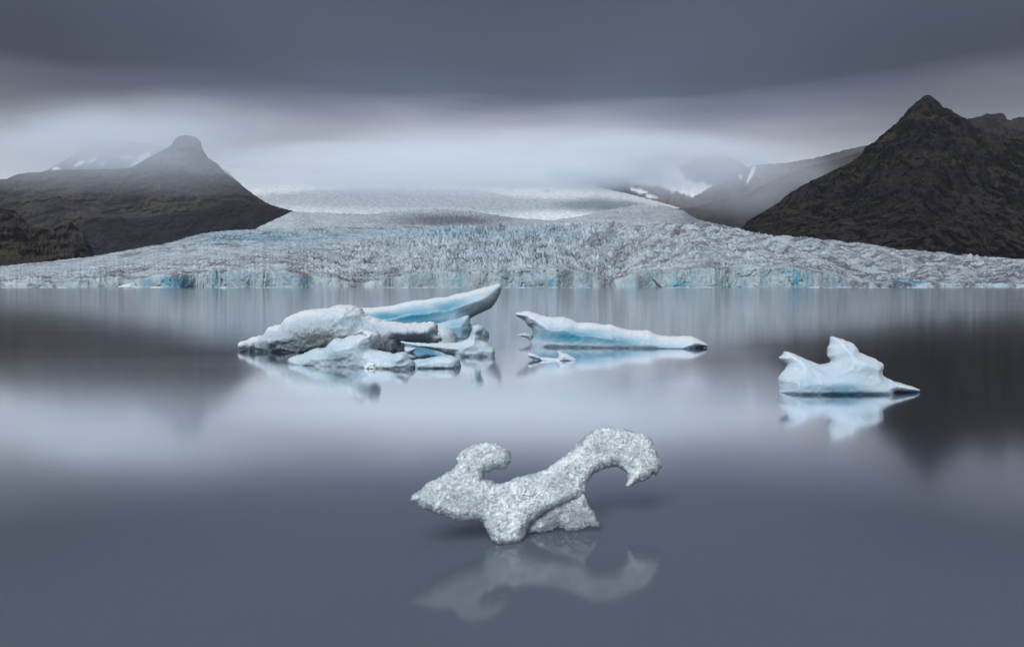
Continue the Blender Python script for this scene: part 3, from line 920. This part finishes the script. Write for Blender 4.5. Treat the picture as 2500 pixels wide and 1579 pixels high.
# slab with chimney
ice_body("iceberg", [(1465, 542), (1560, 550), (1700, 562), (1850, 560), (1980, 550), (2040, 528), (2065, 520), (2080, 480), (2095, 440), (2085, 415), (2120, 398), (2150, 392), (2180, 405),
          (2197, 430), (2187, 465), (2168, 490), (2174, 530), (2220, 550), (2255, 580), (2292, 610), (2295, 645), (2270, 720), (1960, 720), (1945, 668), (1880, 650), (1800, 625), (1700, 603), (1600, 585), (1520, 568)],
         1, dep(871) + .25, M_BERG, T=.28, wpx=20, s=1.1, rough=.6, crystal=(.02, 4.5), lump=(.015, 2.0), fine=(.014, 9), seed=43, blue=[(2120, 600, 200, 70, .22), (2130, 480, 60, 90, .25)], grey=[(1750, 600, 250, 20, .3)],
         snow=[(2050, 560, 200, 30, .3)],
         label="flat white ice slab tapering to the left with a chimney shaped horn at its right", category="iceberg", group="icebergs of the left cluster")
ice_body("ice_fragment", [(1512, 588), (1560, 592), (1628, 600), (1600, 625), (1560, 660), (1516, 650)],
         1, dep(861) + .1, M_BERG, T=.12, wpx=7, s=1.0, rough=.4, lump=(.02, 3.0), fine=(.012, 12), seed=47,
         label="tiny white ice fragment under the left tip of the tapering slab", category="ice fragment")
# front blue white berg
b5 = ice_body("iceberg", [(512, 715), (520, 690), (560, 668), (620, 660), (660, 640), (700, 620), (760, 600), (820, 600), (850, 580), (880, 545), (905, 520), (960, 518), (985, 522), (1020, 500), (1080, 480),
          (1120, 455), (1170, 432), (1200, 440), (1230, 452), (1270, 455), (1298, 485), (1290, 530), (1260, 560), (1242, 590), (1262, 610), (1330, 630), (1390, 640), (1420, 655), (1450, 640),
          (1500, 632), (1530, 640), (1552, 670), (1560, 700), (1590, 706), (1596, 760), (1560, 860), (800, 860), (640, 830), (560, 790), (530, 745)],
         1, dep(897) + .35, M_BERG, T=.32, wpx=28, s=1.1, rough=.8, slope=-.003, crystal=(.012, 6.0), lump=(.02, 1.8), fine=(.014, 8), seed=53, blue=[(950, 680, 230, 90, .30), (1130, 720, 90, 60, .35), (1400, 710, 160, 50, .2), (720, 690, 120, 50, .18)],
         bulge=[(980, 640, 110, 90, .14), (1180, 560, 70, 60, .10), (1480, 690, 80, 50, .12), (700, 690, 120, 40, .08)], snow=[(1150, 500, 130, 50, .35)],
         label="pale blue iceberg with glassy crest in front of the hump's dark flank", category="iceberg", group="icebergs of the left cluster")
ice_body("crest", [(1060, 490), (1110, 458), (1140, 440), (1175, 428), (1210, 440), (1240, 450), (1275, 455), (1302, 488), (1292, 532), (1262, 565), (1240, 600), (1190, 660), (1110, 655), (1075, 640), (1140, 645), (1175, 600), (1200, 560), (1190, 500), (1120, 485)],
         1, dep(897) + .30, M_CLEAR, T=.46, wpx=16, s=.9, rough=.8, lump=(.03, 3.0), fine=(.03, 14), crystal=(.02, 22), seed=57, parent=b5, label="clear glassy crest")
ice_body("foot", [(1158, 760), (1180, 730), (1215, 705), (1260, 705), (1292, 730), (1298, 780), (1290, 830), (1165, 830)],
         1, dep(897) - .05, M_CLEAR, T=.14, wpx=9, s=.9, rough=.8, lump=(.03, 3.0), fine=(.03, 14), crystal=(.02, 22), seed=58, parent=b5, label="clear glassy foot at the waterline")
ice_body("iceberg", [(1590, 705), (1620, 697), (1700, 690), (1780, 672), (1850, 662), (1930, 665), (1970, 680), (1992, 710), (2000, 750), (1985, 820), (1600, 820)],
         1, dep(899) + .25, M_BERG, T=.3, wpx=15, s=1.1, rough=.6, lump=(.05, 2.2), fine=(.02, 9), seed=59, blue=[(1700, 730, 120, 50, .25)],
         label="low rounded white ice slab floating right of the pale blue iceberg", category="iceberg", group="icebergs of the left cluster")

# middle berg
ice_body("iceberg", [(248, 200), (260, 187), (310, 180), (340, 170), (385, 168), (420, 180), (480, 190), (530, 212), (600, 225), (650, 235), (720, 228), (760, 226), (800, 240), (850, 255), (880, 280),
          (920, 290), (1000, 290), (1090, 296), (1180, 315), (1240, 308), (1280, 320), (1340, 340), (1420, 362), (1500, 370), (1640, 367), (1680, 385), (1740, 418), (1850, 430), (1950, 432),
          (2020, 424), (2100, 430), (2160, 455), (2220, 485), (2282, 528), (2270, 548), (2210, 556), (2145, 565), (2110, 600), (2000, 680), (420, 660), (413, 490), (435, 440), (437, 395),
          (415, 345), (375, 320), (345, 268), (300, 240), (262, 222)],
         2, dep(850) + .5, M_BERG, T=.5, wpx=32, s=1.2, slope=-.0016, rough=.9, lump=(.04, 1.2), crystal=(.007, 5), fine=(.012, 9), seed=61, top_snow=.9,
         blue=[(820, 440, 420, 80, 1.0, 4), (1200, 480, 420, 55, .8, 4), (560, 430, 160, 90, .7), (1700, 540, 420, 30, .5, 4), (1020, 400, 250, 50, .5)],
         snow=[(1200, 320, 900, 45, .5, 8)],
         label="long low iceberg whose snowy ridge slopes down to the right over blue base", category="iceberg")
ice_body("ice_fragment", [(275, 425), (300, 405), (350, 395), (400, 400), (440, 410), (440, 520), (410, 560), (396, 480), (370, 452), (320, 436)],
         2, dep(842) + .6, M_CLEAR, T=.12, wpx=8, s=1.0, rough=.8, lump=(.02, 3.0), fine=(.02, 12), seed=67,
         label="wispy clear ice fragment poking out at the left end of the middle iceberg", category="ice fragment")
ice_body("ice_fragment", [(376, 622), (390, 610), (430, 612), (480, 630), (520, 655), (540, 652), (600, 658), (690, 664), (706, 640), (697, 608), (681, 590), (702, 590), (760, 612), (800, 620), (822, 630),
          (866, 655), (892, 674), (880, 720), (690, 720), (550, 715), (510, 680), (430, 664), (385, 645)],
         2, dep(880) + .08, M_BERG, T=.12, wpx=9, s=.9, rough=.5, lump=(.02, 3.0), fine=(.015, 12), crystal=(.008, 30), seed=71, top_snow=.3,
         label="small flat floating ice piece with a pointed fin, in front of the middle iceberg", category="ice fragment")

# right berg
ice_body("iceberg", [(222, 508), (250, 490), (285, 465), (292, 445), (285, 425), (300, 418), (350, 430), (400, 448), (470, 480), (540, 505), (600, 540), (690, 575), (760, 598), (850, 585), (900, 568), (930, 545),
          (905, 515), (880, 495), (872, 470), (882, 430), (872, 390), (885, 350), (905, 320), (912, 280), (898, 240), (920, 222), (960, 228), (1000, 242), (1070, 255), (1110, 282), (1160, 292),
          (1210, 320), (1245, 360), (1262, 400), (1265, 430), (1330, 455), (1390, 485), (1450, 498), (1500, 530), (1550, 560), (1578, 590), (1588, 650), (1570, 680), (1572, 720), (1620, 755),
          (1700, 790), (1760, 820), (1830, 830), (1900, 855), (1970, 872), (2040, 905), (2107, 932), (2090, 955), (1960, 960), (1840, 962), (1760, 962), (1720, 980), (1720, 1020), (1700, 1100),
          (400, 1120), (300, 1060), (225, 970), (235, 900), (225, 850), (215, 800), (230, 760), (270, 700), (320, 655), (345, 620), (340, 590), (300, 560), (250, 525)],
         3, dep(963) + .22, M_BERG, T=.26, wpx=30, s=1.1, back_lean=.5, rough=1.0, crystal=(.006, 7), lump=(.02, 2.2), fine=(.010, 10), seed=73,
         blue=[(900, 930, 420, 110, .62), (1000, 980, 420, 80, .75), (500, 900, 260, 120, .4), (850, 760, 420, 60, .2), (1100, 480, 160, 120, .15), (1000, 780, 700, 260, .22)],
         snow=[(1350, 520, 260, 50, .6, 25), (1050, 290, 150, 60, .4), (1900, 900, 200, 40, .6, 15), (330, 460, 100, 40, .3)],
         bulge=[(1300, 600, 260, 120, .07), (800, 850, 500, 90, .06)],
         label="pale blue iceberg at the right with a tall jagged fin and a spike pointing right", category="iceberg")

# foreground clear ice
fd = dep(1322)
fg = bpy.data.objects.new("clear_ice_piece", None)
scene.collection.objects.link(fg)
fg.location = (0, fd, 0)
fg['label'] = "clear crystalline ice sculpture with two curling arms, nearest piece on the smooth water"
fg['category'] = "ice"
FGB = [(140, 680), (150, 655), (190, 625), (240, 605), (265, 575), (300, 545), (360, 515), (400, 495), (440, 465), (480, 445), (520, 405), (540, 380), (520, 345), (555, 300), (600, 265), (650, 235),
       (700, 215), (760, 205), (820, 208), (870, 215), (905, 240), (912, 262), (960, 265), (985, 285), (990, 320), (985, 360), (965, 400), (945, 437), (900, 432), (840, 432), (820, 460), (790, 450),
       (768, 470), (765, 510), (800, 520), (848, 525), (845, 545), (900, 553), (960, 530), (1020, 500), (1100, 485), (1200, 460), (1280, 440), (1330, 400), (1370, 370), (1420, 330), (1500, 270),
       (1540, 220), (1600, 170), (1650, 130), (1710, 88), (1770, 82), (1840, 75), (1900, 85), (1980, 100), (2050, 130), (2100, 130), (2150, 150), (2175, 190), (2195, 250), (2220, 310), (2250, 370),
       (2258, 410), (2230, 450), (2215, 485), (2180, 470), (2150, 510), (2090, 535), (2030, 550), (1990, 575), (1965, 590), (1947, 575), (1965, 540), (1970, 510), (1955, 480), (1930, 440), (1890, 418),
       (1850, 415), (1780, 425), (1730, 445), (1680, 470), (1650, 500), (1630, 540), (1615, 590), (1618, 620), (1590, 650), (1560, 680), (1500, 690), (1440, 720), (1360, 760), (1300, 775), (1250, 810),
       (1190, 850), (1150, 890), (1120, 940), (1105, 1000), (1090, 1045), (1050, 1062), (970, 1085), (890, 1070), (830, 1030), (790, 950), (765, 910), (760, 880), (730, 860), (640, 855), (600, 862), (520, 855),
       (440, 820), (390, 805), (320, 770), (260, 760), (225, 735), (205, 715), (170, 710), (145, 695)]
o = ice_body("body", FGB, 4, fd + .03, M_SHELL, T=.075, wpx=20, pw=.45, foot=.3, clear_rim=.25, s=1.1, slope=.0011, xc=1240, rough=2.3, back_lean=0.45, lump=(.012, 4.0), fine=(.011, 13), crystal=(.0045, 60), seed=83,
             grey=[(640, 380, 80, 50, .5), (900, 370, 90, 60, .6), (1830, 380, 120, 40, .5), (180, 680, 80, 40, .5)])
o.parent = fg; o.matrix_parent_inverse = fg.matrix_world.inverted(); o.location = (0, -fd, 0)
o = ice_body("core", FGB, 4, fd + .03, M_CORE, shrink=3.0, T=.062, wpx=16, pw=.45, foot=.3, s=1.3, slope=.0011, xc=1240, rough=1.5, back_lean=0.45, lump=(.010, 5.0), fine=(.008, 16), crystal=(.003, 50), seed=183,
             label="cloudy bubble filled core")
o.parent = fg; o.location = (0, -fd, 0)
FGF = [(1090, 985), (1115, 940), (1140, 900), (1190, 850), (1250, 800), (1360, 740), (1560, 670), (1600, 640), (1615, 690), (1640, 740), (1700, 820), (1705, 860), (1730, 905), (1690, 912), (1640, 908), (1600, 922),
       (1560, 932), (1470, 940), (1440, 908), (1380, 902), (1340, 926), (1280, 938), (1230, 958), (1190, 950), (1150, 980)]
o = ice_body("foot", FGF, 4, dep(1296), M_CLEARFOOT, T=.06, wpx=14, foot=.3, clear_rim=.3, back_lean=.4, s=1.0, rough=1.8, lump=(.014, 6.0), fine=(.014, 18), crystal=(.008, 45), seed=89, grey=[(1500, 850, 400, 160, 1.0)], label="darker clear foot behind the body")
o.parent = fg; o.location = (0, -fd, 0)

# ------------------------------------------------------------------ small ice along the glacier front
def far_ice(name, pts, ybase, seed, label, category, T=2.5, wpx=4, blue=(), grey=(), snow=.4, s=.9, group=None):
    ice_body(name, pts, 0, dep(ybase), M_BERG, T=T, wpx=wpx, s=s, rough=.5, lump=(.6, .15), fine=(.35, .6), seed=seed, blue=blue, grey=grey, top_snow=snow, lean=False,
             label=label, category=category, **({'group': group} if group else {}))


far_ice("ice_floe", [(283, 706), (290, 698), (303, 694), (318, 692), (324, 689), (330, 693), (334, 699), (348, 701), (352, 706)], 702.6, 201, "white crumpled ice block below the blue cave at the left of the glacier front", "ice floe")
far_ice("ice_floe", [(362, 706), (368, 701), (385, 699), (400, 701), (404, 706)], 702.6, 203, "low grey white floe just left of the deep blue cave", "ice floe")
far_ice("ice_floe", [(136, 706), (140, 701), (155, 700.5), (170, 702), (172, 706)], 702.8, 205, "thin flat white floe at the far left of the glacier front", "ice floe")
far_ice("ice_floe", [(532, 708), (537, 702), (545, 699.5), (552, 700), (559, 703), (563, 708)], 703.8, 207, "small domed turquoise floe below the left ice cliff", "ice floe", blue=[(548, 704, 12, 3, .5)])
far_ice("ice_floe", [(619, 707), (624, 702), (633, 701), (638, 706)], 703.4, 209, "small grey floe right of the domed turquoise floe", "ice floe", grey=[(628, 704, 10, 4, .7)])
far_ice("ice_rubble", [(1536, 705), (1540, 699), (1555, 697), (1566, 693), (1575, 688), (1582, 681), (1590, 679), (1597, 688), (1604, 695), (1606, 705)], 701.8, 211, "bright white collapsed ice heap beside the leaning slab", "ice rubble", T=4, snow=.9)
far_ice("ice_slab", [(1587, 672), (1590, 670), (1602, 680), (1615, 691), (1629, 703), (1627, 708), (1614, 706), (1602, 694), (1592, 683)], 702.2, 213, "brown grey slab of ice leaning against the glacier front", "ice slab", T=2.5, grey=[(1610, 690, 30, 30, .55)], snow=.1)
far_ice("ice_floe", [(1702, 709), (1708, 703), (1722, 702), (1740, 703), (1748, 709)], 704.6, 215, "flat dark grey floe on the water under the tall ice cliff", "ice floe", grey=[(1725, 704, 30, 6, .9)], snow=.1)
far_ice("ice_rubble", [(1812, 705), (1818, 697), (1832, 690), (1845, 684), (1862, 683), (1874, 690), (1882, 705)], 701.5, 217, "white rubble fan at the foot of the tall ice cliff", "ice rubble", T=4, snow=.9)
far_ice("ice_rubble", [(1028, 705), (1040, 695), (1052, 687), (1063, 682), (1067, 690), (1070, 705)], 701.5, 219, "pale rubble wedge at the foot of the glacier below the seracs", "ice rubble", T=4, snow=.8)
far_ice("iceberg", [(2176, 705), (2180, 692), (2183, 684), (2192, 687), (2202, 692), (2214, 687), (2226, 682), (2240, 682), (2252, 688), (2260, 696), (2262, 705)], 701.6, 221,
        "small bright blue berg at the foot of the glacier on the right", "iceberg", T=4, blue=[(2192, 691, 14, 7, .9), (2225, 695, 34, 5, .75), (2245, 688, 14, 6, .5)], snow=.8)

def brash():
    rng = np.random.default_rng(5)
    cos, fcs, k = [], [], 0
    base = np.array([(-1, -1, -.4), (1, -.8, -.4), (1.1, 1, -.4), (-.9, .9, -.4), (-.6, -.5, .5), (.5, -.6, .7), (.6, .5, .35), (-.4, .6, .55)])
    quads = np.array([(0, 1, 5, 4), (1, 2, 6, 5), (2, 3, 7, 6), (3, 0, 4, 7), (4, 5, 6, 7), (3, 2, 1, 0)])
    clusters = rng.uniform(-60, 2560, 26)
    for i in range(230):
        px = clusters[rng.integers(26)] + rng.normal(0, 22)
        d = 428 - abs(rng.normal(0, 14))
        w_ = rng.uniform(.3, 1.6) ** 1.4; h_ = w_ * rng.uniform(.12, .45)
        a = rng.uniform(0, 6.28)
        v = base + rng.normal(0, .16, base.shape)
        v = v * (w_ * rng.uniform(.8, 2.2), w_, h_)
        ca, sa = math.cos(a), math.sin(a)
        x = v[:, 0] * ca - v[:, 1] * sa + (px - CX) / F * d; y = v[:, 0] * sa + v[:, 1] * ca + d
        cos.append(np.stack([x, y, v[:, 2]], -1)); fcs.append(quads + k); k += 8
    co = np.concatenate(cos)
    z = np.zeros(len(co))
    me = np_mesh("brash_ice", co, np.concatenate(fcs), {'blue': z, 'grey': z + rng.uniform(0, .3, len(z)), 'snow': z + .2}, smooth_shade=False)
    link("brash_ice", me, M_BERG, kind='stuff')


brash()

# ------------------------------------------------------------------ air
def box(name, x0, x1, y0, y1, z0, z1, mat, kind):
    v = [(x, y, z) for z in (z0, z1) for y in (y0, y1) for x in (x0, x1)]
    f = [(0, 2, 3, 1), (4, 5, 7, 6), (0, 1, 5, 4), (2, 6, 7, 3), (0, 4, 6, 2), (1, 3, 7, 5)]
    me = bpy.data.meshes.new(name); me.from_pydata(v, [], f)
    return link(name, me, mat, kind=kind)


box("haze", -9000, 9000, -400, 9000, -7, 1250, mat_volume("haze_air", .00002), 'stuff')


def mist(x, y, d, rx, ry, rz, density, seed, tiltx=0.0):
    """a bank of mist: one closed body of even air that thins out to nothing towards its edges"""
    nr_, nu_ = 40, 64
    rr = np.linspace(.03, 1, nr_); u = np.linspace(0, 2 * np.pi, nu_, endpoint=False)
    R_, U = np.meshgrid(rr, u, indexing='ij')
    cu, su = np.cos(U), np.sin(U)
    wob = 1 + .30 * fbm3(cu * 1.3 + seed * 3.7, su * 1.3, R_ * .8, 3, seed)
    ex = cu * R_ * wob * rx; ez = su * R_ * wob * rz
    h = ry * (1 - R_ ** 2) ** 2.2 * (1 + .5 * fbm2(ex / (rx * .35) + seed, ez / (rz * .5), 3, seed + 5) * smooth(1, .6, R_)) + .02
    X, Z = unproj(x, y, d)
    fr = np.stack([X + ex, d - h, Z + ez + ex * tiltx], -1).reshape(-1, 3); bk = np.stack([X + ex, d + h, Z + ez + ex * tiltx], -1).reshape(-1, 3)
    i = np.arange(nu_ * nr_).reshape(nr_, nu_); j = np.roll(i, -1, 1); n = nu_ * nr_
    f = np.stack([i[:-1], i[1:], j[1:], j[:-1]], -1).reshape(-1, 4)
    tri = [f, f[:, ::-1] + n, np.stack([i[-1], i[-1] + n, j[-1] + n, j[-1]], -1)]
    cf = np.array([X, d - h[0].mean(), Z]); cb = np.array([X, d + h[0].mean(), Z])
    co = np.concatenate([fr, bk, [cf, cb]])
    k = i[0]; kk = j[0]
    # small caps close the middle
    tri.append(np.stack([np.full(nu_ // 2, 2 * n), k[0::2], k[1::2], np.roll(k[0::2], -1)], -1))
    tri.append(np.stack([np.full(nu_ // 2, 2 * n + 1), np.roll(k[0::2], -1) + n, k[1::2] + n, k[0::2] + n], -1))
    me = np_mesh("mist", co, np.concatenate(tri), smooth_shade=False)
    return link("mist", me, mat_volume("mist_air", density, (.86, .92, 1.0)), kind='stuff')


mist(1000, 412, 4050, 1500, 420, 190, .0027, 1)
mist(1470, 425, 3950, 520, 120, 120, .0085, 7)
mist(1350, 385, 5900, 2400, 420, 340, .0012, 2)
mist(250, 350, 3750, 760, 90, 230, .0080, 6)
mist(300, 352, 2735, 950, 80, 260, .0056, 3)
mist(1600, 400, 4080, 900, 190, 230, .0062, 4)
mist(1800, 430, 2900, 560, 100, 230, .0040, 5)
